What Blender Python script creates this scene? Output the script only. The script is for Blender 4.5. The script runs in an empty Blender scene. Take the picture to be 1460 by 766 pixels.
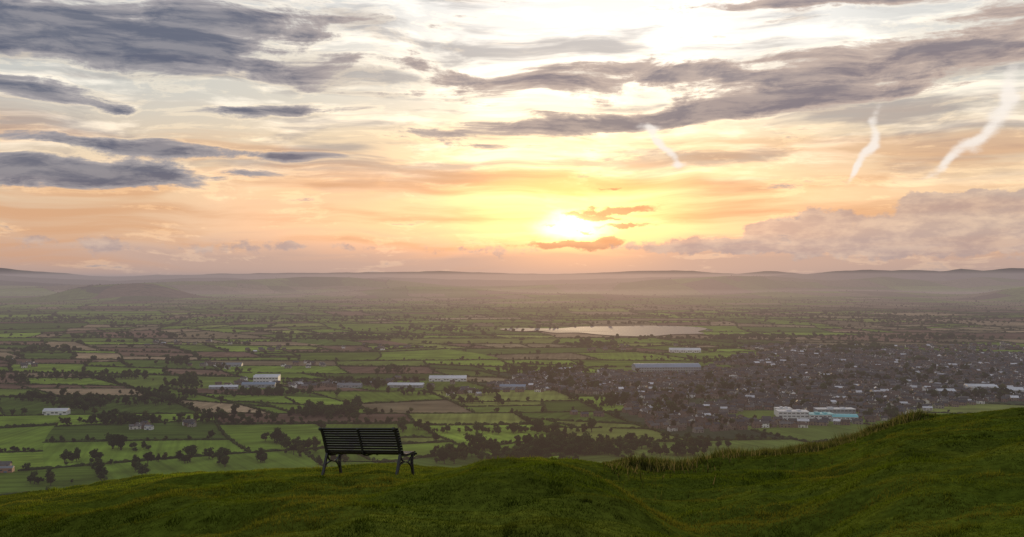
import bpy, bmesh, math
import numpy as np
from mathutils import Vector, Matrix
rng=np.random.default_rng(7)
F=1419.0; CX=730.0; HY=396.0; H=200.0
def site(u,v):
    """surveyed bearing/depression -> position on the vale floor"""
    d=H*F/(v-HY); return ((u-CX)/F*d, d)
def lin(r,g,b):
    f=lambda c:(c/255/12.92) if c/255<=.04045 else ((c/255+.055)/1.055)**2.4
    return (f(r),f(g),f(b),1)
scene=bpy.context.scene
scene.view_settings.view_transform='Standard'
scene.view_settings.look='None'; scene.view_settings.exposure=0
col=scene.collection
# ---------- noise
def vnoise(x,y,seed=0.0):
    xi=np.floor(x); yi=np.floor(y); fx=x-xi; fy=y-yi
    fx=fx*fx*(3-2*fx); fy=fy*fy*(3-2*fy)
    def h(a,b):
        t=np.sin(a*127.1+b*311.7+seed*17.3)*43758.5453
        return t-np.floor(t)
    return (h(xi,yi)*(1-fx)+h(xi+1,yi)*fx)*(1-fy)+(h(xi,yi+1)*(1-fx)+h(xi+1,yi+1)*fx)*fy
def fbm(x,y,seed=0.0,o=4):
    s=0;a=.5
    for i in range(o):
        s=s+a*vnoise(x,y,seed+i);x=x*2.03+3.1;y=y*2.03+1.7;a*=.5
    return s/(1-.5**o)
def sstep(a,b,x):
    t=np.clip((x-a)/(b-a),0,1);return t*t*(3-2*t)
# ---------- mesh helpers
def mesh_np(name,V,Fc,C=None,mat=None,smooth=False,link=True):
    V=np.asarray(V,np.float32);Fc=np.asarray(Fc,np.int32);k=Fc.shape[1]
    me=bpy.data.meshes.new(name)
    me.vertices.add(len(V));me.vertices.foreach_set('co',V.ravel())
    me.loops.add(Fc.size);me.loops.foreach_set('vertex_index',Fc.ravel())
    me.polygons.add(len(Fc))
    me.polygons.foreach_set('loop_start',np.arange(0,Fc.size,k,dtype=np.int32))
    if smooth: me.polygons.foreach_set('use_smooth',np.ones(len(Fc),bool))
    me.update(calc_edges=True)
    if C is not None:
        at=me.color_attributes.new('Col','FLOAT_COLOR','POINT')
        C4=np.ones((len(V),4),np.float32);C4[:,:3]=C
        at.data.foreach_set('color',C4.ravel())
    if not smooth:
        me.polygons.foreach_set('use_smooth',np.zeros(len(Fc),bool))
    ob=bpy.data.objects.new(name,me)
    if mat: me.materials.append(mat)
    if link: col.objects.link(ob)
    return ob
def grid_faces(nr,nc):
    i=np.arange(nr*nc).reshape(nr,nc)
    return np.stack([i[:-1,:-1],i[:-1,1:],i[1:,1:],i[1:,:-1]],-1).reshape(-1,4)
class Acc:
    def __init__(s): s.V=[];s.F=[];s.C=[];s.n=0
    def add(s,V,Fc,C): s.V.append(V);s.F.append(Fc+s.n);s.C.append(C);s.n+=len(V)
    def obj(s,name,mat): return mesh_np(name,np.concatenate(s.V),np.concatenate(s.F),np.concatenate(s.C),mat)
def stamp(acc,T,pos,scale,rot,cols):
    """T=(V,F,mul,mask); cols=list of (N,3) by mask id"""
    V,Fc,mul,mask=T;N=len(pos)
    if N==0:return
    P=V[None]*scale[:,None,:]
    c=np.cos(rot)[:,None];s=np.sin(rot)[:,None]
    X=P[...,0]*c-P[...,1]*s+pos[:,0:1];Y=P[...,0]*s+P[...,1]*c+pos[:,1:2];Z=P[...,2]+pos[:,2:3]
    out=np.stack([X,Y,Z],-1).reshape(-1,3)
    n=len(V)
    FF=(Fc[None]+(np.arange(N)*n)[:,None,None]).reshape(-1,3)
    cc=np.zeros((N,n,3))
    for k,cl in enumerate(cols):
        m=mask==k; cc[:,m]=cl[:,None,:]
    cc*=mul[None,:,None]
    acc.add(out,FF,cc.reshape(-1,3))
# ---------- materials
def newmat(name):
    m=bpy.data.materials.new(name);m.use_nodes=True
    nt=m.node_tree;b=nt.nodes['Principled BSDF'];return m,nt,b
def N(nt,t,**kw):
    n=nt.nodes.new(t)
    for k,v in kw.items(): setattr(n,k,v)
    return n
def mat_col(name,rough=.9,spec=.2,nscale=None,namt=.3,transl=0,bump=0,extra=None,diffuse=False):
    m,nt,b=newmat(name);L=nt.links.new
    a=N(nt,'ShaderNodeAttribute',attribute_name='Col');out=a.outputs['Color']
    if nscale:
        geo=N(nt,'ShaderNodeNewGeometry')
        no=N(nt,'ShaderNodeTexNoise');no.inputs['Scale'].default_value=nscale;no.inputs['Detail'].default_value=4
        L(geo.outputs['Position'],no.inputs['Vector'])
        mr=N(nt,'ShaderNodeMapRange');mr.inputs[1].default_value=.3;mr.inputs[2].default_value=.7
        mr.inputs[3].default_value=1-namt;mr.inputs[4].default_value=1+namt
        L(no.outputs['Fac'],mr.inputs[0])
        mx=N(nt,'ShaderNodeVectorMath',operation='SCALE');L(out,mx.inputs[0]);L(mr.outputs[0],mx.inputs['Scale']);out=mx.outputs[0]
        if bump:
            bp=N(nt,'ShaderNodeBump');bp.inputs['Distance'].default_value=bump;L(no.outputs['Fac'],bp.inputs['Height']);L(bp.outputs[0],b.inputs['Normal'])
    if extra: out=extra(nt,out)
    if diffuse:
        nt.nodes.remove(b);b=N(nt,'ShaderNodeBsdfDiffuse');L(out,b.inputs['Color']);L(b.outputs[0],nt.nodes['Material Output'].inputs[0])
    else:
        L(out,b.inputs['Base Color'])
        b.inputs['Roughness'].default_value=rough;b.inputs['Specular IOR Level'].default_value=spec
    if transl:
        tr=N(nt,'ShaderNodeBsdfTranslucent');L(out,tr.inputs['Color'])
        mi=N(nt,'ShaderNodeMixShader');mi.inputs[0].default_value=transl
        L(b.outputs[0],mi.inputs[1]);L(tr.outputs[0],mi.inputs[2]);L(mi.outputs[0],nt.nodes['Material Output'].inputs[0])
    return m
def mat_plain(name,c,rough=.6,spec=.3,metal=0,nscale=1.5,namt=.15):
    m,nt,b=newmat(name);L=nt.links.new
    tc=N(nt,'ShaderNodeTexCoord');no=N(nt,'ShaderNodeTexNoise');no.inputs['Scale'].default_value=nscale;no.inputs['Detail'].default_value=4
    L(tc.outputs['Object'],no.inputs['Vector'])
    cr=N(nt,'ShaderNodeValToRGB');cr.color_ramp.elements[0].position=.3;cr.color_ramp.elements[1].position=.7
    cr.color_ramp.elements[0].color=tuple(x*(1-namt) for x in c[:3])+(1,)
    cr.color_ramp.elements[1].color=tuple(min(1,x*(1+namt)) for x in c[:3])+(1,)
    L(no.outputs['Fac'],cr.inputs[0]);L(cr.outputs[0],b.inputs['Base Color'])
    b.inputs['Roughness'].default_value=rough;b.inputs['Specular IOR Level'].default_value=spec;b.inputs['Metallic'].default_value=metal
    return m
# ---------- foreground hill
US=[-800,-300,0,90,150,200,250,330,400,450,500,530,560,600,650,700,760,820,870,930,965,1000,1040,1090,1140,1190,1230,1280,1340,1400,1460,1700,2300]
VS=[770,735,711,703,696,686,679,674,670,669,665,662,664,670,669,663,657,658,662,668,669,665,660,655,650,640,626,607,598,590,583,558,518]
uu=np.linspace(-800,2300,1500);vv=np.interp(uu,US,VS)
ker=np.exp(-np.linspace(-2,2,17)**2);ker/=ker.sum();vv=np.convolve(np.pad(vv,8,'edge'),ker,'valid')
def dcf(u): return np.interp(u,[-800,0,400,600,760,900,1050,1200,1350,1460,2300],[25,23,21.5,21.5,22,24,27,31,35,38,45])
def hill_z(x,y,micro=True):
    x=np.asarray(x,float);y=np.asarray(y,float)
    ye=np.maximum(y,0);s=x/np.maximum(y,8);u=CX+F*s
    tc=(np.interp(u,uu,vv)-HY)/F;dc=dcf(u);k=1.65/dc**2
    a=ye-dc;aa=np.minimum(a,25);q=k*aa*aa+np.where(a>25,2*k*25*(a-25)*1.3,0)
    drop=tc*ye+q
    ax,ay,bx,by=.5,18.,1.75,7.5
    L=math.hypot(bx-ax,by-ay);d=((x-ax)*(by-ay)-(y-ay)*(bx-ax))/L; d=-d
    drop=drop+.46*sstep(-.2,1.3,d)*np.exp(-np.maximum(d,0)**2/9)*sstep(22,16,y)
    near=sstep(70,30,y)
    calm=.35+.65*sstep(.0,4,np.abs(a))
    drop=drop-near*((fbm(x/3.2,y/3.2,3)-.5)*.66*sstep(.0,5,np.abs(a)+1.2)+(fbm(x/1.1,y/.8,9,3)-.5)*.24*calm)
    if micro: drop=drop-near*(vnoise(x/.22,y/.22,21)-.5)*.02
    z=H-drop + np.where(y<0,-y*.12,0)
    return np.maximum(z,-3)
ys=np.concatenate([np.arange(-80,2,2.),np.arange(2,46,.12),46*np.exp(np.linspace(0.003,math.log(950/46),110))])
t=np.linspace(-1,1,560)
X,Y=np.meshgrid(t,ys);Wd=np.maximum(np.abs(Y)*1.1,14)+6
X=X*Wd
Z=hill_z(X,Y)
V=np.stack([X,Y,Z],-1).reshape(-1,3)
n1=fbm(X/1.3,Y/1.3,5);n2=fbm(X/5,Y/5,6)
g=np.array([.050,.075,.007]);g2=np.array([.092,.105,.014])
C=(g[None,None]*(.7+.6*n1[...,None]))*(1-n2[...,None])+g2[None,None]*n2[...,None]*(.6+.6*n1[...,None])
m_hill=mat_col('hill_turf',.95,.0,nscale=9,namt=.35,diffuse=True)
mesh_np('grassy_hill',V,grid_faces(len(ys),len(t)),C.reshape(-1,3),m_hill,smooth=True)
# ---------- grass blades
def blades(name,x,y,h,w,cols,mat,lean=.5):
    n=len(x);z=hill_z(x,y)-.006
    a=rng.uniform(0,2*np.pi,n);la=rng.uniform(0,2*np.pi,n);lm=rng.uniform(.1,1,n)*lean*h
    dx=np.cos(a)*w/2;dy=np.sin(a)*w/2
    V=np.empty((n,3,3));V[:,0]=np.stack([x-dx,y-dy,z],-1);V[:,1]=np.stack([x+dx,y+dy,z],-1)
    V[:,2]=np.stack([x+np.cos(la)*lm,y+np.sin(la)*lm,z+h],-1)
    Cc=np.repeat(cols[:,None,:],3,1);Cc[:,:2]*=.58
    return mesh_np(name,V.reshape(-1,3),np.arange(n*3).reshape(-1,3),Cc.reshape(-1,3),mat)
m_grass=mat_col('grass_blades',transl=.38,diffuse=True)
n=900000
y=rng.uniform(5,44,n);u=rng.uniform(-260,1720,n);x=(u-CX)/F*y
keep=y<dcf(u)+3;x=x[keep];y=y[keep];u=u[keep];n=len(x)
cl=fbm(x/.5,y/.5,31,3);pat=fbm(x/2.6,y/2.6,44);dry=fbm(x/1.1,y/1.1,77);tus=fbm(x/.28,y/.28,55,2)
h=(.010+.036*cl**1.5+.02*sstep(.55,.8,pat)+.05*sstep(.66,.85,tus))*rng.uniform(.6,1.3,n)
w=.004+.0007*y*rng.uniform(.6,1.3,n)
green=np.array([.092,.138,.009]);yel=np.array([.185,.178,.022]);dk=np.array([.042,.070,.007])
f1=sstep(.38,.72,dry)[:,None]*.8;f2=sstep(.58,.32,pat)[:,None]*.8
cc=green*(1-f1)+yel*f1;cc=cc*(1-f2)+dk*f2
brow=(sstep(9,.5,np.abs(y-dcf(u)))*(.55+.45*sstep(1000,650,u)))[:,None];cc=cc*(.72+.62*brow)+brow*np.array([.036,.024,.003])  # sun highlight painted into the blade colour, lighter and warmer near the crest
cc=cc*rng.uniform(.72,1.28,n)[:,None]*(.75+.5*cl[:,None])
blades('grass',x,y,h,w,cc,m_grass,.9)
# rough long grass along the rim
n=150000
u=rng.uniform(860,1335,n);y=dcf(u)+rng.normal(-.3,.8,n)-rng.exponential(1.0,n)*(rng.random(n)<.4);x=(u-CX)/F*y
cl=fbm(x/.9,y/.9,91,3);k=(cl>.40)&(rng.random(n)<np.interp(u,[860,960,1050,1335],[.45,.6,1,1]));x=x[k];y=y[k];cl=cl[k];u=u[k];n=len(x)
fade=sstep(855,940,u)*sstep(1335,1290,u)
h=(.10+.50*(cl-.39))*rng.uniform(.5,1.4,n)*(.25+.9*fade)
cc=np.array([.072,.085,.016])*rng.uniform(.35,1.4,n)[:,None]
cc[rng.random(n)<.22]=np.array([.18,.155,.06])
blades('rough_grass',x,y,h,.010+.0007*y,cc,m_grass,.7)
# ---------- vale terrain
def ang_pt(u,d): return ((u-CX)/F*d,d)
hills=[]
def gh(u,d,sx,sy,h,flat=2): x,y=ang_pt(u,d);hills.append((x,y,sx,sy,h,flat))
gh(175,9500,560,500,126,4);gh(250,12000,900,600,135,2);gh(60,11500,700,600,80,2)
gh(610,11000,900,500,95,2);gh(470,13000,1100,600,120,2);gh(1000,13000,1500,600,105,2)
gh(1475,9300,330,500,130,2);gh(1200,10500,1200,600,60,2);gh(800,10000,900,500,40,2)
far=[(24000,[-900,-200,0,40,90,150,230,330,460,600,700,800,900,960,1050,1100,1150,1180,1230,1300,1340,1370,1400,1440,1480,1600,2300],
             [382,380,382,386,389,393,392,390,389,387,389,390,387,386,390,386,390,387,383,386,386,383,386,382,384,386,385]),
     (17500,[-900,0,60,160,300,420,560,700,850,1000,1060,1120,1180,1240,1300,1360,1420,1480,2300],
             [394,391,396,400,395,398,395,399,398,394,396,392,388,390,387,390,387,388,390]),
     (13500,[-900,0,100,200,300,500,700,900,1000,1100,1180,1260,1340,1400,1460,2300],
             [402,400,405,409,402,406,409,409,404,401,404,397,401,395,398,404])]
def zf(x,y):
    x=np.asarray(x,float);y=np.asarray(y,float)
    z=np.zeros(np.broadcast(x,y).shape)
    for hx,hy,sx,sy,h,p in hills:
        r=((x-hx)/sx)**2+((y-hy)/sy)**2
        z=z+h*np.exp(-np.power(r,p/2)/1.4)*(.75+.5*fbm(x/500,y/500,hx%7))
    d=np.hypot(x,y);uq=CX+F*x/np.maximum(y,1)
    for D,uf,vf in far:
        top=H+(HY-np.interp(uq,uf,vf))/F*D
        top=top+(fbm(uq/45,uq*0+.5,D%11)-.5)*D*.0030
        z=z+np.where(y>0,np.maximum(top,0)*np.exp(-((y-D)/950)**2),0)
    z=z+sstep(2600,6000,d)*(fbm(x/1500,y/1500,2.2)-.5)*30
    return z
ang=np.radians(np.concatenate([np.linspace(-180,-42,80,endpoint=False),np.linspace(-42,42,640,endpoint=False),np.linspace(42,180,80)]))
rad=np.concatenate([[30],300*np.exp(np.linspace(0,math.log(9000/300),40)),np.linspace(9100,27000,170),np.linspace(29000,75000,12)])
A,R=np.meshgrid(ang,rad);X=np.sin(A)*R;Y=np.cos(A)*R
Z=zf(X,Y)-2.0-sstep(2000,9000,R)*4
m,nt,b=newmat('vale_ground');L=nt.links.new
geo=N(nt,'ShaderNodeNewGeometry');mp=N(nt,'ShaderNodeMapping');mp.inputs['Scale'].default_value=(1/420,1/650,0);mp.inputs['Rotation'].default_value=(0,0,.2)
L(geo.outputs['Position'],mp.inputs[0]);vo=N(nt,'ShaderNodeTexVoronoi');vo.inputs['Scale'].default_value=1;L(mp.outputs[0],vo.inputs['Vector'])
se=N(nt,'ShaderNodeSeparateColor');L(vo.outputs['Color'],se.inputs[0])
cr=N(nt,'ShaderNodeValToRGB');cr.color_ramp.interpolation='CONSTANT'
cr.color_ramp.elements[0].color=(.022,.030,.026,1);cr.color_ramp.elements[1].position=.25;cr.color_ramp.elements[1].color=(.045,.058,.035,1)
for p,c in[(.5,(.014,.020,.020,1)),(.65,(.065,.058,.05,1)),(.8,(.026,.036,.025,1))]:
    e=cr.color_ramp.elements.new(p);e.color=c
L(se.outputs[0],cr.inputs[0]);L(cr.outputs[0],b.inputs['Base Color']);b.inputs['Roughness'].default_value=1;b.inputs['Specular IOR Level'].default_value=0
mesh_np('ground',np.stack([X,Y,Z],-1).reshape(-1,3),grid_faces(len(rad),len(ang)),None,m,smooth=True)
# ---------- layout masks
def inpoly(x,y,P):
    r=np.zeros(x.shape,bool);n=len(P)
    for i in range(n):
        x1,y1=P[i];x2,y2=P[(i+1)%n]
        c=((y1>y)!=(y2>y))&(x<(x2-x1)*(y-y1)/(y2-y1+1e-9)+x1);r^=c
    return r
town=[site(u,v) for u,v in[(690,552),(750,534),(830,525),(905,534),(1000,528),(1050,508),(1130,500),(1230,499),(1330,503),(1480,506),(1640,512),(1640,572),(1440,573),(1330,583),(1240,604),(1100,612),(1000,618),(925,612),(900,594),(870,566),(800,560)]]
lake=[site(u,v) for u,v in[(712,470.5),(740,469),(790,469.5),(830,467),(880,466.5),(930,465.5),(985,467),(1008,470),(995,474),(1003,477),(960,478),(925,481),(880,480),(850,478),(825,475.5),(790,475.5),(765,473),(740,473.5)]]
greens=[(1082,592,42,7),(1160,622,60,8),(900,605,24,12)]
def in_green(x,y):
    v=HY+H*F/np.maximum(y,1);u=CX+F*x/np.maximum(y,1);r=np.zeros(x.shape,bool)
    for a,b_,c,d in greens: r|=((u-a)/c)**2+((v-b_)/d)**2<1
    return r
# ---------- fields by recursive division
leaf=[];hedge=[]
def wedge(q):
    for x,y in q:
        if y>300 and abs(x)<.60*y+350: return True
    cx=sum(p[0] for p in q)/4;cy=sum(p[1] for p in q)/4
    sz=max(math.hypot(q[0][0]-q[2][0],q[0][1]-q[2][1]),1)
    return cy+sz/2>300 and abs(cx)<.60*max(cy,0)+350+sz
def lerp(a,b,t): return (a[0]+(b[0]-a[0])*t,a[1]+(b[1]-a[1])*t)
def split(q,depth):
    if not wedge(q): return
    A_,B_,C_,D_=q
    cx=(A_[0]+B_[0]+C_[0]+D_[0])/4;cy=(A_[1]+B_[1]+C_[1]+D_[1])/4;d=math.hypot(cx,cy)
    l1=(math.dist(A_,B_)+math.dist(D_,C_))/2;l2=(math.dist(B_,C_)+math.dist(A_,D_))/2
    target=25000*(1+(d/3600)**2)*math.exp(rng.normal(0,.75))
    if l1*l2<target*1.3 and max(l1,l2)/min(l1,l2)<3.4 or depth>22: leaf.append(q);return
    t1=.5+rng.uniform(-.19,.19);t2=min(max(t1+rng.normal(0,.13),.22),.78)
    if l1*rng.uniform(.6,1.1)>l2*.72:
        P,Q=lerp(A_,B_,t1),lerp(D_,C_,t2);hedge.append((P,Q))
        split((A_,P,Q,D_),depth+1);split((P,B_,C_,Q),depth+1)
    else:
        P,Q=lerp(A_,D_,t1),lerp(B_,C_,t2);hedge.append((P,Q))
        split((A_,B_,Q,P),depth+1);split((P,Q,C_,D_),depth+1)
def rp(x,y,a=.16): return (x*math.cos(a)-y*math.sin(a),x*math.sin(a)+y*math.cos(a)+200)
split((rp(-9500,-1500),rp(9500,-1500),rp(9500,13500),rp(-9500,13500)),0)
def warp(x,y):
    return x+45*np.sin(y/330+x/900)+18*np.sin(y/140+2),y+40*np.sin(x/410+.7)+14*np.sin(x/150+y/300)
Q=np.array(leaf);nf=len(Q)
g=np.linspace(0,1,5);S,T=np.meshgrid(g,g);S=S.ravel();T=T.ravel()
wts=np.stack([(1-S)*(1-T),S*(1-T),S*T,(1-S)*T],-1)
P=np.einsum('kc,ncd->nkd',wts,Q);px,py=warp(P[...,0],P[...,1])
cx=px.mean(1);cy=py.mean(1);dist=np.hypot(cx,cy)
pal=np.array([[.128,.195,.026],[.178,.260,.036],[.072,.115,.020],[.205,.24,.055],[.112,.155,.030],[.29,.215,.13],[.165,.105,.072],[.22,.175,.10]])
r=rng.random(nf);u_=CX+F*cx/np.maximum(cy,1)
brown=np.where(dist<1750,.03,np.where(dist<2900,.20,.34))+np.where((u_<330)&(dist>1650)&(dist<2900),.30,0)+np.where((u_>1150)&(dist>2500),.25,0)+np.where((u_>580)&(u_<800)&(dist>2300)&(dist<2800),.3,0)
idx=np.where(r<brown,rng.integers(5,8,nf),rng.choice([0,0,1,1,2,3,4],nf))
fc=pal[idx]*rng.uniform(.72,1.25,nf)[:,None]
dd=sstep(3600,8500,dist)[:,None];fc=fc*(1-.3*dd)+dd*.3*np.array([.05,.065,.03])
it=inpoly(cx,cy,town)&~in_green(cx,cy)
fc[it]=np.array([.045,.062,.032])*rng.uniform(.8,1.2,it.sum())[:,None]
z=zf(px,py)+.3
gf=grid_faces(5,5)
def stripes(nt,out):
    L=nt.links.new
    geo=N(nt,'ShaderNodeNewGeometry')
    at=N(nt,'ShaderNodeAttribute',attribute_name='ang');
    vr=N(nt,'ShaderNodeVectorRotate',rotation_type='Z_AXIS');L(geo.outputs['Position'],vr.inputs['Vector']);L(at.outputs['Fac'],vr.inputs['Angle'])
    mp=N(nt,'ShaderNodeMapping');mp.inputs['Scale'].default_value=(.12,.004,0);L(vr.outputs[0],mp.inputs[0])
    no=N(nt,'ShaderNodeTexNoise');no.inputs['Scale'].default_value=1;no.inputs['Detail'].default_value=3;L(mp.outputs[0],no.inputs['Vector'])
    mr=N(nt,'ShaderNodeMapRange');mr.inputs[1].default_value=.3;mr.inputs[2].default_value=.7;mr.inputs[3].default_value=.72;mr.inputs[4].default_value=1.22
    L(no.outputs['Fac'],mr.inputs[0]);mx=N(nt,'ShaderNodeVectorMath',operation='SCALE');L(out,mx.inputs[0]);L(mr.outputs[0],mx.inputs['Scale'])
    return mx.outputs[0]
m_field=mat_col('field_crop',.95,.0,nscale=.018,namt=.30,extra=stripes,diffuse=True)
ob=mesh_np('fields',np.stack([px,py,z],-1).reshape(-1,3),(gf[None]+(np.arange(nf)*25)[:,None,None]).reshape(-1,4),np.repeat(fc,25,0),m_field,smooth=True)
e=Q[:,1]-Q[:,0];an=-np.arctan2(e[:,1],e[:,0])+np.where(rng.random(nf)<.5,0,np.pi/2)
at=ob.data.attributes.new('ang','FLOAT','POINT');at.data.foreach_set('value',np.repeat(an,25).astype(np.float32))
print('fields',nf,'hedges',len(hedge))
# ---------- lake
lk=np.array(lake);c0=np.array(site(890,474))
def closed_smooth(P,k=8):
    n=len(P);o=[]
    for i in range(n):
        p0,p1,p2,p3=P[i-1],P[i],P[(i+1)%n],P[(i+2)%n]
        for j in range(k):
            t=j/k;o.append(.5*((2*p1)+(-p0+p2)*t+(2*p0-5*p1+4*p2-p3)*t*t+(-p0+3*p1-3*p2+p3)*t**3))
    return np.array(o)
ls=closed_smooth(lk);nl=len(ls);zl=float(zf(ls[:,0],ls[:,1]).max())+1.0
m_w,nt,b=newmat('water');L=nt.links.new
b.inputs['Base Color'].default_value=(.215,.19,.19,1);b.inputs['Roughness'].default_value=.8;b.inputs['Specular IOR Level'].default_value=.01
geo=N(nt,'ShaderNodeNewGeometry');no=N(nt,'ShaderNodeTexNoise');no.inputs['Scale'].default_value=.15;no.inputs['Detail'].default_value=5
L(geo.outputs['Position'],no.inputs['Vector']);bp=N(nt,'ShaderNodeBump');bp.inputs['Distance'].default_value=.4;bp.inputs['Strength'].default_value=.4;L(no.outputs['Fac'],bp.inputs['Height']);L(bp.outputs[0],b.inputs['Normal'])
V=np.vstack([[c0[0],c0[1],zl],np.c_[ls,np.full(nl,zl)]]);Ft=np.array([[0,1+(i+1)%nl,1+i] for i in range(nl)])
mesh_np('lake_water',V,Ft,None,m_w)
# ---------- vegetation templates
def ico(sub):
    bm=bmesh.new();bmesh.ops.create_icosphere(bm,subdivisions=sub,radius=1)
    V=np.array([v.co[:] for v in bm.verts]);Fc=np.array([[v.index for v in f.verts] for f in bm.faces]);bm.free();return V,Fc
I1=ico(1);I2=ico(2)
def tmpl_bush(r):
    V,Fc=I1;V=V*(1+r.uniform(-.3,.35,len(V)))[:,None];V=V*[.5,.5,.62];V[:,2]+=.38
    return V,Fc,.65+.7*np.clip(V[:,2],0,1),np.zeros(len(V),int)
def tmpl_far(r):
    Vs=[];Fs=[];Ms=[];n=0
    for k in range(3):
        V,Fc=I1;V=V*(1+r.uniform(-.3,.3,len(V)))[:,None]*r.uniform(.24,.36)
        V=V+[r.uniform(-.2,.2),r.uniform(-.2,.2),r.uniform(.32,.68)]
        Vs.append(V);Fs.append(Fc+n);n+=len(V)
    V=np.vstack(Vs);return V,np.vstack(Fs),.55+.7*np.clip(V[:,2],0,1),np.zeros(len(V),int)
def cone(a,b,r0,r1,k=5):
    a=np.array(a,float);b=np.array(b,float);d=b-a;d/=np.linalg.norm(d);s=np.cross(d,[.3,.9,.1]);s/=np.linalg.norm(s);t_=np.cross(d,s)
    V=[];
    for p,r in((a,r0),(b,r1)):
        for i in range(k):
            w=2*math.pi*i/k;V.append(p+s*math.cos(w)*r+t_*math.sin(w)*r)
    Fc=[]
    for i in range(k):
        j=(i+1)%k;Fc+=[[i,j,k+j],[i,k+j,k+i]]
    return np.array(V),np.array(Fc)
def tmpl_tree(r,cards=240,size=.055):
    Vs=[];Fs=[];Mu=[];Mk=[];n=0
    def add(V,Fc,mu,k):
        nonlocal n
        Vs.append(V);Fs.append(Fc+n);Mu.append(np.broadcast_to(mu,(len(V),)));Mk.append(np.full(len(V),k));n+=len(V)
    lobes=[]
    for k in range(8):
        a=r.uniform(0,6.28);q=r.uniform(.05,.26);zc=r.uniform(.36,.8);q*=(1.15-abs(zc-.5)*1.3)
        lobes.append((np.array([math.cos(a)*q,math.sin(a)*q,zc]),r.uniform(.12,.21)))
    V,Fc=cone((0,0,-.03),(.01,0,.42),.034,.018);add(V,Fc,1,1)
    for c,rd in lobes[:5]:
        V,Fc=cone((0,0,r.uniform(.2,.36)),c,.014,.005,4);add(V,Fc,1,1)
    for c,rd in lobes:
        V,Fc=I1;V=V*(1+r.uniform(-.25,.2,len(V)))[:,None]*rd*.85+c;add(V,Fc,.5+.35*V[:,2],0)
    for k in range(cards):
        c,rd=lobes[r.integers(len(lobes))];d=r.normal(size=3);d/=np.linalg.norm(d);p=c+d*rd*r.uniform(.8,1.25)
        t1=r.normal(size=3);t1/=np.linalg.norm(t1);t2=np.cross(t1,r.normal(size=3));t2/=np.linalg.norm(t2);s=size*r.uniform(.6,1.4)
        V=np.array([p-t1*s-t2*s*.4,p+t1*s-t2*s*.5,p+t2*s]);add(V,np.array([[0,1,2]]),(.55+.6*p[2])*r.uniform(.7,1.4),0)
    return np.vstack(Vs),np.vstack(Fs),np.concatenate(Mu),np.concatenate(Mk)
TB=[tmpl_bush(rng) for _ in range(6)];TF=[tmpl_far(rng) for _ in range(6)]
TM=[tmpl_tree(rng,60,.085) for _ in range(5)];TN=[tmpl_tree(rng,260) for _ in range(6)]
bx=[]   # exclusion circles for buildings
def blocked(x,y,pad=0):
    r=inpoly(x,y,lake)
    for a,b_,rr in bx: r|=(x-a)**2+(y-b_)**2<(rr+pad)**2
    return r
# ---------- buildings
m_white=mat_plain('white_cladding',(.62,.63,.64),.5);m_grey=mat_plain('grey_cladding',(.28,.30,.33),.5)
m_roofw=mat_plain('pale_metal_roof',(.52,.54,.57),.5,.3,nscale=.05);m_roofg=mat_plain('dark_roof',(.14,.15,.17),.5,nscale=.05)
m_roofb=mat_plain('blue_roof',(.16,.22,.30),.5,.3,nscale=.05);m_teal=mat_plain('teal_roof',(.10,.42,.45),.4,.5,nscale=.05)
m_win=mat_plain('window_glass',(.04,.05,.07),.1,.6);m_door=mat_plain('loading_door',(.12,.16,.22),.5)
m_brick=mat_plain('brick_wall',(.28,.15,.10),.8)
def part(name,V,Fc,mat,par):
    me=bpy.data.meshes.new(name);me.from_pydata([tuple(v) for v in V],[],[tuple(f) for f in Fc]);me.update()
    o=bpy.data.objects.new(name,me);me.materials.append(mat);col.objects.link(o);o.parent=par;return o
def boxv(x0,x1,y0,y1,z0,z1):
    return [(x0,y0,z0),(x1,y0,z0),(x1,y1,z0),(x0,y1,z0),(x0,y0,z1),(x1,y0,z1),(x1,y1,z1),(x0,y1,z1)]
BF=[(0,3,2,1),(4,5,6,7),(0,1,5,4),(1,2,6,5),(2,3,7,6),(3,0,4,7)]
def multi(boxes):
    V=[];Fc=[]
    for b_ in boxes:
        n=len(V);V+=boxv(*b_);Fc+=[tuple(i+n for i in f) for f in BF]
    return V,Fc
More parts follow.
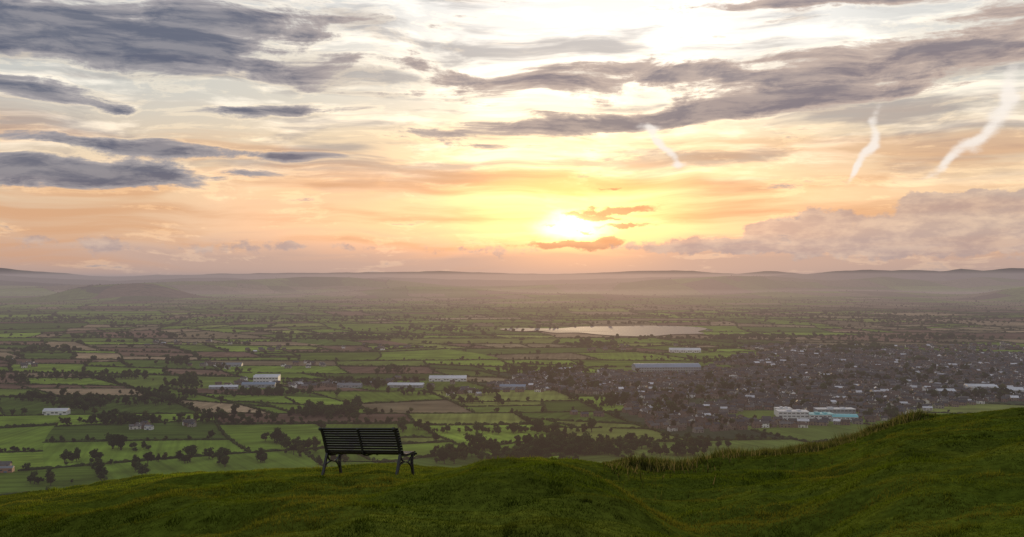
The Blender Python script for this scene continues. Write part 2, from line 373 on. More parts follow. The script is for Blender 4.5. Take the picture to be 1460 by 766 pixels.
def building(name,u,v,L_,W_,h,rot=0,roof='gable',wall=m_white,rm=m_roofw,bays=1,floors=1,off=(0,0)):
    x,y=site(u,v);x+=off[0];y+=off[1]
    e=bpy.data.objects.new(name,None);col.objects.link(e);e.location=(x,y+W_/2,float(zf(x,y))+.3);e.rotation_euler=(0,0,math.radians(rot))
    bx.append((x,y+W_/2,max(L_,W_)*.55))
    a,b_=L_/2,W_/2
    part('walls',boxv(-a,a,-b_,b_,-3,h),BF,wall,e)
    if roof=='gable':
        V=[];Fc=[];bw=W_/bays;rise=bw*.16+.6
        for k in range(bays):
            y0=-b_+k*bw;y1=y0+bw;n=len(V);o=.4
            V+=[(-a-o,y0,h+.01),(a+o,y0,h+.01),(a+o,y1,h+.01),(-a-o,y1,h+.01),(-a-o,(y0+y1)/2,h+rise),(a+o,(y0+y1)/2,h+rise)]
            Fc+=[tuple(i+n for i in f) for f in[(0,1,5,4),(3,4,5,2),(0,4,3),(1,2,5),(0,3,2,1)]]
        part('roof',V,Fc,rm,e)
    elif roof=='curve':
        V=[];Fc=[];K=10
        for k in range(K+1):
            t_=k/K;yy=-b_-.5+t_*(W_+1);zz=h+.02+math.sin(math.pi*t_)*W_*.13
            V+=[(-a-.6,yy,zz),(a+.6,yy,zz)]
        for k in range(K): Fc.append((2*k,2*k+1,2*k+3,2*k+2))
        Fc.append(tuple(range(0,2*K+2,2)));Fc.append(tuple(range(2*K+1,0,-2)));part('roof',V,Fc,rm,e)
    else:
        V,Fc=multi([(-a-.3,a+.3,-b_-.3,b_+.3,h+.01,h+.7),(-a*.4,-a*.1,-b_*.4,b_*.3,h+.72,h+2.6),(a*.3,a*.55,-b_*.2,b_*.5,h+.72,h+2.0)]);part('roof',V,Fc,rm,e)
    bs=[];nw=max(3,int(L_/5.5));fh=h/floors
    for f in range(floors):
        for i in range(nw):
            xc=-a+(i+.5)*L_/nw
            if floors==1 and i%3==1: continue
            z0=f*fh+fh*.42;bs.append((xc-L_/nw*.36,xc+L_/nw*.36,-b_-.06,-b_+.05,z0,z0+fh*.28))
            bs.append((xc-L_/nw*.36,xc+L_/nw*.36,b_-.05,b_+.06,z0,z0+fh*.28))
    V,Fc=multi(bs);part('windows',V,Fc,m_win,e)
    ds=[]
    for i in range(nw):
        if i%3==1:
            xc=-a+(i+.5)*L_/nw;ds.append((xc-1.6,xc+1.6,-b_-.10,-b_+.05,0,min(3.6,fh*.38)))
    V,Fc=multi(ds);part('door',V,Fc,m_door,e)
    return e
building('office_building',1132,600,42,22,12,-4,'flat',m_white,m_roofw,floors=3)
building('office_building',1172,601,36,24,9,3,'flat',m_white,m_teal,floors=2)
building('office_building',1206,602,34,22,7,-6,'curve',m_white,m_teal,floors=2)
building('office_building',1192,593,56,18,9,2,'flat',m_grey,m_roofw,floors=2)
building('office_building',1118,593,22,16,10,2,'flat',m_white,m_roofw,floors=2)
building('factory_building',952,530,140,50,9,4,'curve',m_grey,m_roofb,floors=2)
building('warehouse',978,503,82,40,7,-5,'gable',m_white,m_roofw,bays=2)
building('warehouse',638,544,72,34,6,2,'gable',m_white,m_roofw,bays=2)
building('warehouse',578,553,64,24,5,-3,'gable',m_grey,m_roofw,bays=2)
building('warehouse',378,547,46,34,12,5,'gable',m_white,m_roofw,bays=2,floors=2)
building('warehouse',368,553,60,18,6,3,'gable',m_grey,m_roofb)
building('warehouse',731,556,46,22,6,-4,'gable',m_grey,m_roofb,bays=2)
building('warehouse',318,555,50,14,4,6,'gable',m_grey,m_roofw)
building('warehouse',1402,556,50,26,6,-8,'gable',m_white,m_roofw,bays=2)
building('warehouse',1442,561,44,22,6,-14,'gable',m_white,m_roofw)
building('warehouse',1350,562,30,18,5,4,'gable',m_grey,m_roofw)
building('warehouse',498,553,44,16,5,-3,'gable',m_grey,m_roofg)
building('barn',78,592,34,16,6,4,'gable',m_white,m_roofw)
building('barn',8,674,13,8,4.5,10,'gable',m_brick,m_roofg)
building('barn',212,613,10,7,4.5,-10,'gable',m_white,m_roofg)
building('barn',330,523,44,18,5,4,'gable',m_grey,m_roofg)
# ---------- houses
def tmpl_house(r):
    Vs=[];Fs=[];Mk=[];n=0
    def q(pts,k):
        nonlocal n
        pts=np.array(pts,float);Vs.append(pts);fs=[[0,i,i+1] for i in range(1,len(pts)-1)];Fs.append(np.array(fs)+n);Mk.append(np.full(len(pts),k));n+=len(pts)
    a,b_,h,rd=5,3.6,5,2.6
    q([(-a,-b_,-1),(a,-b_,-1),(a,-b_,h),(-a,-b_,h)],0);q([(a,b_,-1),(-a,b_,-1),(-a,b_,h),(a,b_,h)],0)
    q([(a,-b_,-1),(a,b_,-1),(a,b_,h),(a,0,h+rd),(a,-b_,h)],0);q([(-a,b_,-1),(-a,-b_,-1),(-a,-b_,h),(-a,0,h+rd),(-a,b_,h)],0)
    o=.4;q([(-a-o,-b_-o,h-.25),(a+o,-b_-o,h-.25),(a+o,0,h+rd+.06),(-a-o,0,h+rd+.06)],1);q([(a+o,b_+o,h-.25),(-a-o,b_+o,h-.25),(-a-o,0,h+rd+.06),(a+o,0,h+rd+.06)],1)
    for s in(-1,1):
        for xc in(-3.2,3.2):
            for z0 in(.9,3.3):
                q([(xc-.8,s*(b_+.04),z0),(xc+.8,s*(b_+.04),z0),(xc+.8,s*(b_+.04),z0+1.2),(xc-.8,s*(b_+.04),z0+1.2)],2)
        q([(-.5,s*(b_+.04),0),(.5,s*(b_+.04),0),(.5,s*(b_+.04),2.1),(-.5,s*(b_+.04),2.1)],2)
    cx_=r.choice([-3.5,3.5])
    for A_ in[[(cx_-.4,-.4),(cx_+.4,-.4)],[(cx_+.4,-.4),(cx_+.4,.4)],[(cx_+.4,.4),(cx_-.4,.4)],[(cx_-.4,.4),(cx_-.4,-.4)]]:
        q([(A_[0][0],A_[0][1],h+1.5),(A_[1][0],A_[1][1],h+1.5),(A_[1][0],A_[1][1],h+rd+1.1),(A_[0][0],A_[0][1],h+rd+1.1)],0)
    V=np.vstack(Vs);return V,np.vstack(Fs),np.ones(len(V)),np.concatenate(Mk)
TH=[tmpl_house(rng) for _ in range(2)]
hx=[];hy=[];hr=[]
tp=np.array(town);x0,y0=tp.min(0);x1,y1=tp.max(0)
gx=np.arange(x0-300,x1+300,12.5);gy=np.arange(y0-300,y1+300,23.0)
GX,GY=np.meshgrid(gx,gy);GX=GX.ravel()+rng.normal(0,1.2,GX.size);GY=GY.ravel()+rng.normal(0,2,GY.size)
X_=GX+60*np.sin(GY/170+1);Y_=GY+55*np.sin(GX/190)+25*np.sin(GX/70+GY/400)
sl=np.arctan(55/190*np.cos(GX/190)+25/70*np.cos(GX/70+GY/400))
den=fbm(X_/160,Y_/160,12)
k=inpoly(X_,Y_,town)&~in_green(X_,Y_)&~blocked(X_,Y_,8)&(den>.28)&(rng.random(X_.size)<.88)
hx.append(X_[k]);hy.append(Y_[k]);hr.append(sl[k]+rng.normal(0,.06,k.sum())+np.where(rng.random(k.sum())<.15,1.57,0))
for cu,cv,du,dv,nn in[(205,610,22,4,5),(272,607,14,2,6),(312,522,30,3,16),(545,497,40,3,14),(665,560,25,4,14),(760,552,50,6,60),(860,548,40,7,80),(1125,496,60,3,60),(250,490,60,3,18),(1330,497,100,3,60),(30,520,25,4,8),(430,522,30,3,10),(10,672,14,4,5),(985,472,40,2,8),(380,500,40,3,10),(470,549,45,3,22),(560,548,60,4,18),(870,498,60,4,14),(850,592,24,4,3),(1420,496,60,5,50),(360,549,50,3,30),(420,552,40,2,18)]:
    u=rng.normal(cu,du*.6,nn);v=rng.normal(cv,dv*.6,nn);d=H*F/(v-HY);x=(u-CX)/F*d
    kk=~blocked(x,d,8);hx.append(x[kk]);hy.append(d[kk]);hr.append(rng.uniform(-.6,.6,kk.sum()))
hx=np.concatenate(hx);hy=np.concatenate(hy);hr=np.concatenate(hr);nh=len(hx);print('houses',nh)
wallp=np.array([[.19,.13,.10],[.22,.17,.13],[.56,.54,.50],[.75,.74,.73],[.28,.26,.22],[.17,.12,.10]])
roofp=np.array([[.062,.052,.046],[.058,.061,.064],[.08,.06,.052],[.045,.05,.06],[.10,.098,.098],[.50,.51,.54]])
acc=Acc();ti=rng.integers(0,2,nh)
for k in range(2):
    s=ti==k;ns=s.sum()
    sc=np.stack([rng.uniform(.8,1.5,ns),rng.uniform(.9,1.25,ns),rng.uniform(.8,1.15,ns)],-1)
    stamp(acc,TH[k],np.stack([hx[s],hy[s],zf(hx[s],hy[s])+.3],-1),sc,hr[s],
      [wallp[rng.choice(6,ns,p=[.27,.24,.10,.09,.16,.14])]*rng.uniform(.8,1.2,ns)[:,None],roofp[rng.choice(6,ns,p=[.21,.26,.15,.2,.145,.035])]*rng.uniform(.8,1.3,ns)[:,None],np.tile([.04,.045,.055],(ns,1))])
acc.obj('brick_houses',mat_col('house_surfaces',.75,.05,nscale=.6,namt=.15))
# ---------- trees
tx=[];ty=[];th=[]
def addt(x,y,h):
    k=~blocked(x,y,5);tx.append(x[k]);ty.append(y[k]);th.append(h[k])
hbx=[];hby=[];hbr=[];hbs=[]
for (p,q) in hedge:
    L_=math.dist(p,q);mx=(p[0]+q[0])/2;my=(p[1]+q[1])/2;d=math.hypot(mx,my)
    if L_<10: continue
    sp=max(5.0,d/330);ns=int(L_/sp)+1
    tt=(np.arange(ns)+.5)/ns;x=p[0]+(q[0]-p[0])*tt;y=p[1]+(q[1]-p[1])*tt
    x,y=warp(x,y)
    vis=(y>650)&(np.abs(x)<.6*y+100);x=x[vis];y=y[vis]
    if len(x)<2: continue
    intown=inpoly(x,y,town)
    an=np.arctan2(y[-1]-y[0],x[-1]-x[0])
    dl=np.hypot(x,y)
    dens=rng.uniform(.0,1);kind=rng.random()
    k=(~intown)&(dl<7000)&(fbm(x/60,y/60,dens*9)>.2)&(kind>.04)
    hh=rng.uniform(1.8,3.8)
    nk=k.sum()
    hbx.append(x[k]+rng.normal(0,.7,nk));hby.append(y[k]+rng.normal(0,.7,nk));hbr.append(np.full(nk,an)+rng.normal(0,.1,nk))
    hbs.append(np.stack([np.full(nk,sp*1.6),rng.uniform(2.3,4.4,nk),hh*rng.uniform(.7,1.5,nk)],-1))
    pr=(.014 if kind<.60 else (.07 if kind<.80 else .74))*(1 if d<2200 else 1.7)*(sp/5)**.75
    cln=fbm(x/90,y/90,dens*31)
    k=(rng.random(len(x))<pr*(cln*2.2)**2*.8)
    nk=k.sum();addt(x[k]+rng.normal(0,2,nk),y[k]+rng.normal(0,2,nk),rng.gamma(8,1.0,nk)*(.8 if kind>.80 else 1))
woods=[(470,592,48,6,110),(505,583,12,5,20),(118,578,45,10,110),(175,603,70,4,70),(60,570,40,3,40),(268,548,22,10,80),(255,518,20,7,40),(560,530,20,9,40),(735,617,110,3,40),(800,643,80,6,170),(745,655,40,6,60),(645,652,28,9,40),(490,658,14,5,7),(275,660,60,5,9),(320,664,14,4,6),(378,658,8,4,3),(430,642,22,9,22),(402,632,14,5,14),(960,648,40,5,20),
(505,549,70,4,100),(380,563,70,3,80),(780,533,70,8,160),(830,552,60,5,90),(500,482,110,5,150),(650,470,150,4,150),(1300,482,130,4,140),(1090,482,90,3,90),(150,540,70,4,60),(60,500,60,4,60),(190,480,120,4,100),(840,492,40,4,60),(1120,548,90,12,80),(1300,540,120,12,120),(1010,560,60,14,60),(950,585,25,10,50),(1400,568,70,5,80),(1250,595,50,4,30),(880,575,25,8,50),(250,565,60,5,50),(190,640,30,3,12),(140,660,60,4,8),(60,690,50,3,6),(200,670,14,6,10),(1050,515,90,5,80),(1210,498,60,5,80),(700,575,60,3,24),(600,615,30,4,8),(690,640,20,4,10),(930,484,120,2,60),(860,463,150,1,60),(400,455,300,5,300),(1000,452,300,5,300),(1300,460,160,6,220),(100,455,120,5,200),(700,440,600,5,500),(700,430,700,4,500),(700,420,700,3,500),(30,545,30,5,20),(330,530,30,5,16),(905,640,30,3,10),(1000,640,30,2,10),(90,540,80,4,50),(200,575,80,4,50),(330,600,80,4,30),(640,562,80,3,40)]
for cu,cv,du,dv,nn in woods:
    u=rng.normal(cu,du*.55,nn);v=rng.normal(cv,dv*.5,nn);k=v>HY+17;u=u[k];v=v[k]
    d=H*F/(v-HY);x=(u-CX)/F*d;addt(x,d,rng.gamma(9,1.15,len(x)))
nt_=5200;x=rng.uniform(x0,x1,nt_);y=rng.uniform(y0,y1,nt_);k=inpoly(x,y,town)&~in_green(x,y)&(fbm(x/90,y/90,66)>.36)
addt(x[k],y[k],rng.gamma(7,.9,k.sum()))
tx=np.concatenate(tx);ty=np.concatenate(ty);th=np.concatenate(th);th=np.clip(th,4,20)
print('trees',len(tx))
def veg_col(n): 
    base=np.array([.032,.050,.014])*rng.uniform(.55,1.5,n)[:,None]
    warm=rng.random(n)<.15;base[warm]*=np.array([1.5,1.15,.9]);return base
bark=np.array([.06,.045,.035])
m_leaf=mat_col('tree_foliage',.9,.05,transl=.15,diffuse=True)
def plant(name,T,sel,ws=1.0):
    acc=Acc();ids=np.where(sel)[0];ti=rng.integers(0,len(T),len(ids))
    for k in range(len(T)):
        i=ids[ti==k];n_=len(i)
        if n_==0: continue
        wd=th[i]*rng.uniform(.9,1.3,n_)*ws
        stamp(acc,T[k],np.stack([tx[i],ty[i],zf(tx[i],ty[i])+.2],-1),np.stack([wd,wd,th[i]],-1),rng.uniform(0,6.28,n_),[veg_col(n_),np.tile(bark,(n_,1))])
    acc.obj(name,m_leaf)
dl=np.hypot(tx,ty)
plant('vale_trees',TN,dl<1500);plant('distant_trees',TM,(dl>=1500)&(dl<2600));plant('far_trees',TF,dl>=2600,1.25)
hbx=np.concatenate(hbx);hby=np.concatenate(hby);hbr=np.concatenate(hbr);hbs=np.concatenate(hbs);k=~blocked(hbx,hby,3);hbx=hbx[k];hby=hby[k];hbr=hbr[k];hbs=hbs[k]
acc=Acc();ti=rng.integers(0,6,len(hbx));print('bushes',len(hbx))
for k in range(6):
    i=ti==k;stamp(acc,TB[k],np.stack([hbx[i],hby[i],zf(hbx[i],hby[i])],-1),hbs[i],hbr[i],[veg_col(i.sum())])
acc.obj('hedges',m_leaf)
# ---------- bench
m_iron=mat_plain('black_iron',(.012,.012,.014),.45,.5,nscale=20,namt=.3);m_slat=mat_plain('dark_painted_slat',(.014,.012,.012),.35,.4,nscale=30,namt=.35)
bench=bpy.data.objects.new('park_bench',None);col.objects.link(bench)
def catmull(P,k=6):
    P=[np.array(p,float) for p in P];Q_=[2*P[0]-P[1]]+P+[2*P[-1]-P[-2]];o=[]
    for i in range(1,len(Q_)-2):
        p0,p1,p2,p3=Q_[i-1:i+3]
        for j in range(k):
            t=j/k;o.append(.5*((2*p1)+(-p0+p2)*t+(2*p0-5*p1+4*p2-p3)*t*t+(-p0+3*p1-3*p2+p3)*t**3))
    o.append(P[-1]);return o
def bar(P2,x,wx,th_):
    """flat iron bar following a (y,z) path; wx = width along x"""
    pts=catmull(P2);V=[];Fc=[]
    for i,p in enumerate(pts):
        a=pts[max(i-1,0)];b_=pts[min(i+1,len(pts)-1)];d=b_-a;d/=np.linalg.norm(d);nn=np.array([-d[1],d[0]])*th_/2
        for sx,sn in((-1,-1),(1,-1),(1,1),(-1,1)):
            q=p+nn*sn;V.append((x+sx*wx/2,q[0],q[1]))
    n=len(pts)
    for i in range(n-1):
        for j in range(4):
            k=(j+1)%4;Fc.append((4*i+j,4*i+k,4*i+4+k,4*i+4+j))
    Fc+= [(3,2,1,0),(4*n-4,4*n-3,4*n-2,4*n-1)];return V,Fc
backp=[(-.19,.86),(-.14,.78),(-.075,.64),(-.025,.52),(.0,.44)]
seatp=[(.0,.44),(.04,.405),(.12,.39),(.25,.40),(.38,.425),(.45,.42),(.475,.385)]
HB=.82
def frame(x):
    V=[];Fc=[]
    for P2,wx,t_ in[(backp,.045,.028),(seatp,.045,.028),([(.01,.42),(-.03,.30),(-.07,.16),(-.12,.02),(-.14,.0)],.045,.034),
        ([(.42,.41),(.40,.30),(.42,.16),(.46,.03),(.49,.0)],.045,.034),([(-.07,.14),(.0,.24),(.16,.285),(.32,.25),(.42,.15)],.03,.02),
        ([(.02,.39),(.08,.31),(.16,.285)],.03,.016),([(.40,.38),(.30,.30),(.22,.28)],.03,.016),
        ([(-.19,.86),(-.225,.875),(-.235,.85),(-.215,.835)],.04,.02)]:
        v,f=bar(P2,x,wx,t_);n=len(V);V+=v;Fc+=[tuple(i+n for i in q) for q in f]
    return V,Fc
for i,x in enumerate((-HB+.05,0,HB-.05)):
    V,Fc=frame(x) if i!=1 else bar(backp+seatp[1:],x,.035,.02)
    part('leg_frame_%d'%(i+1),V,Fc,m_iron,bench)
def slats(path,n,wd,offs,name):
    pts=np.array(catmull(path,10));sg=np.r_[0,np.cumsum(np.hypot(*np.diff(pts,axis=0).T))];V=[];Fc=[]
    for i in range(n):
        s=(i+.5)/n*sg[-1];p=np.array([np.interp(s,sg,pts[:,0]),np.interp(s,sg,pts[:,1])]);p2=np.array([np.interp(s+.01,sg,pts[:,0]),np.interp(s+.01,sg,pts[:,1])])
        p1=np.array([np.interp(s-.01,sg,pts[:,0]),np.interp(s-.01,sg,pts[:,1])])
        d=p2-p1;d/=np.linalg.norm(d);nn=np.array([-d[1],d[0]]);c=p+nn*offs
        m_=len(V)
        prof=[(-.5,-.3),(-.38,-.5),(.38,-.5),(.5,-.3),(.5,.3),(.38,.5),(-.38,.5),(-.5,.3)]
        for xx in(-HB,HB):
            for a_,b_ in prof:
                q=c+d*a_*wd+nn*b_*.02;V.append((xx,q[0],q[1]))
        for j in range(8):
            k=(j+1)%8;Fc.append((m_+j,m_+8+j,m_+8+k,m_+k))
        Fc.append(tuple(m_+j for j in range(8)));Fc.append(tuple(m_+15-j for j in range(8)))
    part(name,V,Fc,m_slat,bench)
slats(backp,10,.038,.026,'backrest');slats(seatp,11,.036,.026,'seat')
V,Fc=multi([(-HB+.05,HB-.05,.15,.17,.275,.29)]);part('tie_rod',V,Fc,m_iron,bench)
bth=math.radians(25);by=17.6;bxx=(517-CX)/F*by
ex=np.array([math.cos(bth),-math.sin(bth)]);ey=np.array([math.sin(bth),math.cos(bth)])
def gz(lx,ly):
    p=np.array([bxx,by])+ex*lx+ey*ly;return float(hill_z(p[0],p[1],False))
zs={(a,b_):gz(a,b_) for a in(-HB+.05,HB-.05) for b_ in(-.14,.49)}
zl_=(zs[(-HB+.05,-.14)]+zs[(-HB+.05,.49)])/2;zr_=(zs[(HB-.05,-.14)]+zs[(HB-.05,.49)])/2
zb_=sum(gz(a,-.14) for a in(-.77,.77))/2;zfw=sum(gz(a,.49) for a in(-.77,.77))/2
roll=math.atan2(zr_-zl_,2*HB-.1)*.9;pitch=math.atan2(zfw-zb_,.63)*.9
bench.matrix_world=Matrix.Translation((bxx,by,(zl_+zr_)/2-.015))@Matrix.Rotation(-bth,4,'Z')@Matrix.Rotation(-roll,4,'Y')@Matrix.Rotation(pitch,4,'X')
# ---------- haze : air layer; emission stands in for scattered light, brighter towards the sun
def haze(name,box,sigma,c_side,c_sun):
    m=bpy.data.materials.new(name+'_glowing_air');m.use_nodes=True;nt=m.node_tree;nt.nodes.clear();L=nt.links.new
    o=N(nt,'ShaderNodeOutputMaterial');ab=N(nt,'ShaderNodeVolumeAbsorption');em=N(nt,'ShaderNodeEmission');ad=N(nt,'ShaderNodeAddShader')
    ab.inputs['Color'].default_value=(0,0,0,1);ab.inputs['Density'].default_value=sigma
    em.inputs['Strength'].default_value=sigma
    ge=N(nt,'ShaderNodeNewGeometry');sx=N(nt,'ShaderNodeSeparateXYZ');L(ge.outputs['Position'],sx.inputs[0])
    def mm(op,a,b_):
        n=N(nt,'ShaderNodeMath',operation=op)
        for i,q in enumerate((a,b_)):
            if isinstance(q,(int,float)): n.inputs[i].default_value=q
            else: L(q,n.inputs[i])
        return n.outputs[0]
    rt=mm('SUBTRACT',mm('DIVIDE',sx.outputs[0],mm('MAXIMUM',sx.outputs[1],400.)),.0634)
    ga=mm('POWER',2.718,mm('MULTIPLY',mm('MULTIPLY',rt,rt),-1/(.24*.24)))
    mi=N(nt,'ShaderNodeMix',data_type='RGBA');L(ga,mi.inputs[0]);mi.inputs[6].default_value=c_side;mi.inputs[7].default_value=c_sun
    L(mi.outputs[2],em.inputs['Color'])
    L(ab.outputs[0],ad.inputs[0]);L(em.outputs[0],ad.inputs[1]);L(ad.outputs[0],o.inputs['Volume'])
    return part(name,boxv(*box),BF,m,None)
haze('atmosphere_haze',(-78000,78000,-78000,78000,-60,265),1/15500.,(.345,.285,.285,1),(.68,.44,.33,1))
haze('valley_mist',(-60000,60000,9500,60000,-50,62),1/15000.,(.42,.35,.35,1),(.74,.51,.41,1))
# ---------- sun
az=math.atan((820-CX)/F);el=math.atan((HY-325)/math.hypot(F,90))
sd=Vector((math.sin(az)*math.cos(el),math.cos(az)*math.cos(el),math.sin(el)))
sl_=bpy.data.lights.new('sun','SUN');sl_.energy=5.0;sl_.angle=math.radians(2);sl_.color=(1,.74,.42)
so=bpy.data.objects.new('sun',sl_);col.objects.link(so);so.rotation_euler=(-sd).to_track_quat('-Z','Y').to_euler();so.location=(60,900,260)
# ---------- world sky
w=bpy.data.worlds.new('World');scene.world=w;w.use_nodes=True;nt=w.node_tree;nt.nodes.clear();L=nt.links.new
w.cycles.sampling_method='NONE'
def setin(s,v):
    if isinstance(v,(int,float)): s.default_value=v
    elif isinstance(v,tuple): s.default_value=v
    else: L(v,s)
def M(op,a,b=0.,c=None,clamp=False):
    n=N(nt,'ShaderNodeMath',operation=op);n.use_clamp=clamp;setin(n.inputs[0],a)
    if b is not None:setin(n.inputs[1],b)
    if c is not None:setin(n.inputs[2],c)
    return n.outputs[0]
def SS(x,a,b,c=0.,d=1.):
    n=N(nt,'ShaderNodeMapRange',interpolation_type='SMOOTHSTEP');setin(n.inputs[0],x)
    for i,q in enumerate((a,b,c,d)): n.inputs[i+1].default_value=q
    return n.outputs[0]
def MIX(f,a,b):
    n=N(nt,'ShaderNodeMix',data_type='RGBA');setin(n.inputs[0],f);setin(n.inputs[6],a);setin(n.inputs[7],b);return n.outputs[2]
def ADDC(f,a,b):
    n=N(nt,'ShaderNodeMix',data_type='RGBA',blend_type='ADD');setin(n.inputs[0],f);setin(n.inputs[6],a);setin(n.inputs[7],b);return n.outputs[2]
def vec(op,a,b,c=None):
    n=N(nt,'ShaderNodeVectorMath',operation=op);setin(n.inputs[0],a);setin(n.inputs[1],b)
    if c is not None:setin(n.inputs[2],c)
    return n.outputs[0]
def dot(a,b):
    n=N(nt,'ShaderNodeVectorMath',operation='DOT_PRODUCT');setin(n.inputs[0],a);setin(n.inputs[1],b);return n.outputs['Value']
def NO(v_,scale,detail=5,rough=.58,sc=(1,1,1),loc=(0,0,0),dist=0):
    q=vec('MULTIPLY_ADD',v_,sc,loc)
    n=N(nt,'ShaderNodeTexNoise',noise_dimensions='2D');n.inputs['Scale'].default_value=scale;n.inputs['Detail'].default_value=detail;n.inputs['Roughness'].default_value=rough;n.inputs['Distortion'].default_value=dist
    L(q,n.inputs['Vector']);return n
tc=N(nt,'ShaderNodeTexCoord');sp=N(nt,'ShaderNodeSeparateXYZ');L(tc.outputs['Generated'],sp.inputs[0])
azn=M('MULTIPLY',M('ARCTAN2',sp.outputs[0],sp.outputs[1]),14.19)
eln=M('MULTIPLY',M('ARCSINE',sp.outputs[2],None),14.19)
cb=N(nt,'ShaderNodeCombineXYZ');L(azn,cb.inputs[0]);L(eln,cb.inputs[1]);P0=cb.outputs[0]
dn=NO(P0,1,2,.45,(.45,.8,1)).outputs['Color']
P1=vec('ADD',P0,vec('MULTIPLY',vec('SUBTRACT',dn,(.5,.5,.5)),(1.4,.30,0)))
dn2=NO(P0,1,4,.6,(2.2,3.2,1),(5,2,0)).outputs['Color']
P2=vec('ADD',P0,vec('MULTIPLY',vec('SUBTRACT',dn2,(.5,.5,.5)),(.30,.22,0)))
dn3=NO(P0,1,2,.5,(1.6,1.8,1),(2,7,0)).outputs['Color']
P3=vec('ADD',P0,vec('MULTIPLY',vec('SUBTRACT',dn3,(.5,.5,.5)),(.30,.16,0)))
def pc(u,v):
    return math.atan((u-CX)/F)*14.19,math.atan((HY-v)/math.hypot(F,u-CX))*14.19
def blob(Pv,u,v,hw,hh,rot=0,s=1.,soft=1.0):
    """soft ellipse of cloud at a given azimuth/elevation"""
    x,y=pc(u,v);c,sn=math.cos(math.radians(rot)),math.sin(math.radians(rot))
    q=vec('SUBTRACT',Pv,(x,y,0))
    a=dot(q,(c/(hw/100),sn/(hw/100),0));b_=dot(q,(-sn/(hh/100),c/(hh/100),0))
    d2=M('MULTIPLY_ADD',a,a,M('MULTIPLY',b_,b_))
    return SS(M('SQRT',d2,None),1-soft,1.35,s,0.)
def total(Pv,lst):
    o=None
    for b_ in lst:
        q=blob(Pv,*b_);o=q if o is None else M('ADD',o,q)
    return o
er=M('DIVIDE',eln,8.0)
def ramp(fac,els):
    n=N(nt,'ShaderNodeValToRGB');cr=n.color_ramp;cr.interpolation='EASE'
    cr.elements[0].position=els[0][0];cr.elements[0].color=els[0][1];cr.elements[1].position=els[-1][0];cr.elements[1].color=els[-1][1]
    for p,c in els[1:-1]:
        e=cr.elements.new(p);e.color=c
    L(fac,n.inputs[0]);return n.outputs[0]
base=ramp(er,[(0,lin(186,165,158)),(.04,lin(194,172,163)),(.09,lin(210,182,160)),(.15,lin(216,188,160)),(.22,lin(206,190,172)),(.32,lin(194,195,192)),(.5,lin(200,203,204)),(1,lin(150,160,178))])
sky=N(nt,'ShaderNodeTexSky',sky_type='NISHITA');sky.sun_disc=False;sky.sun_elevation=el;sky.sun_rotation=az
nis=vec('MULTIPLY',sky.outputs[0],(.02,.02,.02))
base=ADDC(1.,base,nis)
# glow round the sun
g1=blob(P0,835,220,600,210,0,1,1);g2=blob(P0,825,235,260,120,0,1,1);g3=blob(P0,824,306,170,80,0,1,1);g4=blob(P2,818,325,56,22,0,1,1)
g5=blob(P1,880,60,430,130,0,1,1);g6=blob(P0,775,300,470,84,0,1,1)
base=ADDC(M('MULTIPLY',g1,1.),base,(.15,.10,.01,1))
base=ADDC(g2,base,(.40,.32,.15,1));base=ADDC(g5,base,(.42,.41,.40,1));base=ADDC(g6,base,(.40,.04,-.24,1))
# high cirrus streaks
ci=NO(P1,1,6,.58,(.30,2.3,1),(3,1,0),.15).outputs['Fac']
ci2=NO(P1,1,6,.60,(.55,3.8,1),(9,4,0),.1).outputs['Fac']
hi=SS(eln,.8,1.8)
base=ADDC(M('MULTIPLY',M('MULTIPLY',SS(ci2,.46,.70),hi),1.),base,(.36,.31,.24,1))
base=MIX(M('MULTIPLY',M('MULTIPLY',SS(ci,.46,.64),hi),.66),base,lin(156,150,152))
lowst=NO(P1,1,5,.52,(.22,2.6,1),(1,8,0)).outputs['Fac']
base=MIX(M('MULTIPLY',SS(lowst,.44,.68),SS(eln,2.6,1.2,0,.65)),base,lin(218,158,110))
# low mauve murk
murk=M('ADD',eln,M('MULTIPLY',M('SUBTRACT',lowst,.5),1.2))
base=MIX(SS(murk,.64,.14,0,.85),base,lin(200,168,152))
# main clouds
cl=[(60,35,330,52,-2,1.3),(330,30,240,34,3,.75),(180,75,230,24,-3,.8),(20,124,90,20,-3,1.1),(150,150,42,12,-4,.6),(190,211,235,13,-2,1.25),(100,246,215,24,-1,1.5),(445,225,48,9,-2,.85),(385,253,70,12,3,.6),(365,155,150,12,3,.85),(440,112,180,18,-6,.55),
    (900,110,330,28,2,1.0),(960,165,410,18,3.5,1.35),(1180,120,270,28,6,1.0),(1330,70,230,20,-2,1.),(1180,2,280,14,-2,1.0),(1440,25,120,24,0,.8),(580,95,160,16,-4,.6),(880,222,90,14,-5,.35),(720,205,130,12,3,.4)]
dns=total(P1,cl)
nz=NO(P1,1,8,.66,(.9,2.8,1),(2,6,0),.2).outputs['Fac']
nzs=NO(P1,1,6,.64,(.6,7,1),(5,1,0),.1).outputs['Fac']
den=M('ADD',M('ADD',dns,M('MULTIPLY',M('SUBTRACT',nz,.5),1.9)),M('MULTIPLY',M('SUBTRACT',nzs,.5),1.4))
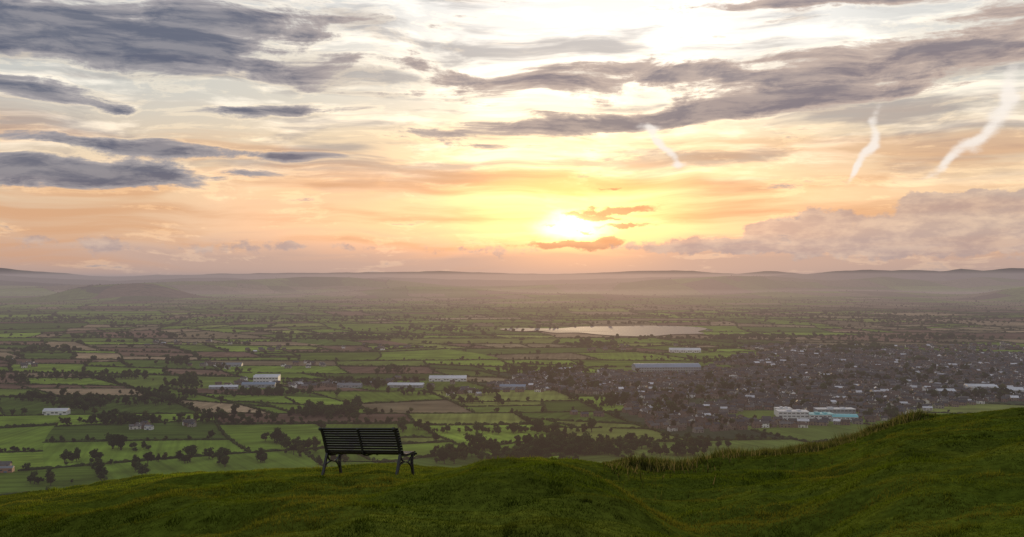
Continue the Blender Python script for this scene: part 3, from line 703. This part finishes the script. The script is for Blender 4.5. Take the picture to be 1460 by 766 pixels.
# sun-lit fringe where the cloud thins
fr=M('MULTIPLY',SS(den,.10,.34),SS(den,.62,.36))
base=ADDC(M('MULTIPLY',fr,.7),base,(.22,.16,.08,1))
al=SS(den,.32,.72);th_=SS(den,.5,1.15)
side=SS(azn,-4.6,.2)
ccol=MIX(side,lin(86,94,116),lin(130,120,128));cth=MIX(side,lin(168,163,166),lin(206,184,170))
nz2=NO(P1,1,7,.64,(1.1,5.5,1),(7,7,0)).outputs['Fac']
ccl=MIX(M('MULTIPLY',th_,SS(nz2,.66,.38,.5,1.)),cth,ccol)
out=MIX(M('MULTIPLY',al,.92),base,ccl)
out=ADDC(g3,out,(.85,.31,-.16,1));out=ADDC(g4,out,(3,2.4,1.0,1))
# small sunset clouds beside the sun
sm=total(P2,[(880,300,78,8,4,1.),(846,311,50,5,-3,.95),(895,323,60,5,2,.9),(865,346,30,14,0,.9),(870,268,36,4,0,.6),(770,350,90,8,0,.6),(820,352,60,9,0,.7),(790,318,40,3,2,.5),(830,331,50,2.5,-2,.55)])
n3=NO(P0,1,6,.65,(4,9,1),(1,2,0)).outputs['Fac']
out=MIX(M('MULTIPLY',SS(M('ADD',sm,M('SUBTRACT',n3,.5)),.3,.75),.72),out,lin(200,138,102))
# low cumulus bank
bank=total(P2,[(1390,312,150,34,0,1.1),(1310,288,40,16,0,.9),(1375,284,60,14,0,.9),(1165,312,70,18,0,.9),(1110,326,60,12,0,.7),(1300,345,330,30,0,1.1),(1000,352,190,14,0,.7),(700,358,120,12,0,.6),(120,350,260,22,0,.6),(1480,290,70,26,0,1.),(450,352,150,12,0,.5)])
n4=NO(P0,1,7,.62,(2.6,3.6,1),(4,4,0)).outputs['Fac']
bd=M('ADD',bank,M('MULTIPLY',M('SUBTRACT',n4,.5),1.3))
bal=SS(bd,.38,.66)
n5=NO(P0,1,6,.6,(2.2,6,1),(1,9,0)).outputs['Fac']
bc=MIX(SS(n5,.35,.7),lin(170,154,156),lin(216,192,176))
out=MIX(M('MULTIPLY',bal,.64),out,bc)
# contrails
ct=total(P3,[(1247,190,9,44,-6,.9),(1234,225,8,32,-28,.9),(1220,248,7,24,-36,.7),(1443,130,15,42,-12,1.0),(1412,178,12,48,-30,.95),(1374,214,9,42,-48,.85),(1340,238,7,34,-62,.6),(945,205,7,36,38,1.2),(928,183,28,7,0,.9),(968,232,18,6,0,.8)])
out=MIX(M('MULTIPLY',SS(M('ADD',ct,M('MULTIPLY',M('SUBTRACT',n3,.5),1.0)),.15,1.15),.85),out,(1.0,.92,.84,1))
bg=N(nt,'ShaderNodeBackground');L(out,bg.inputs[0]);bg.inputs[1].default_value=1.0
wo=N(nt,'ShaderNodeOutputWorld');L(bg.outputs[0],wo.inputs[0])
# ---------- camera
cam=bpy.data.cameras.new('camera');co=bpy.data.objects.new('camera',cam);col.objects.link(co)
cam.lens=35;cam.sensor_width=36;cam.clip_start=.1;cam.clip_end=200000
co.location=(0,0,H);co.rotation_euler=(math.radians(90)+math.atan((HY-383)/F),0,0)
scene.camera=co
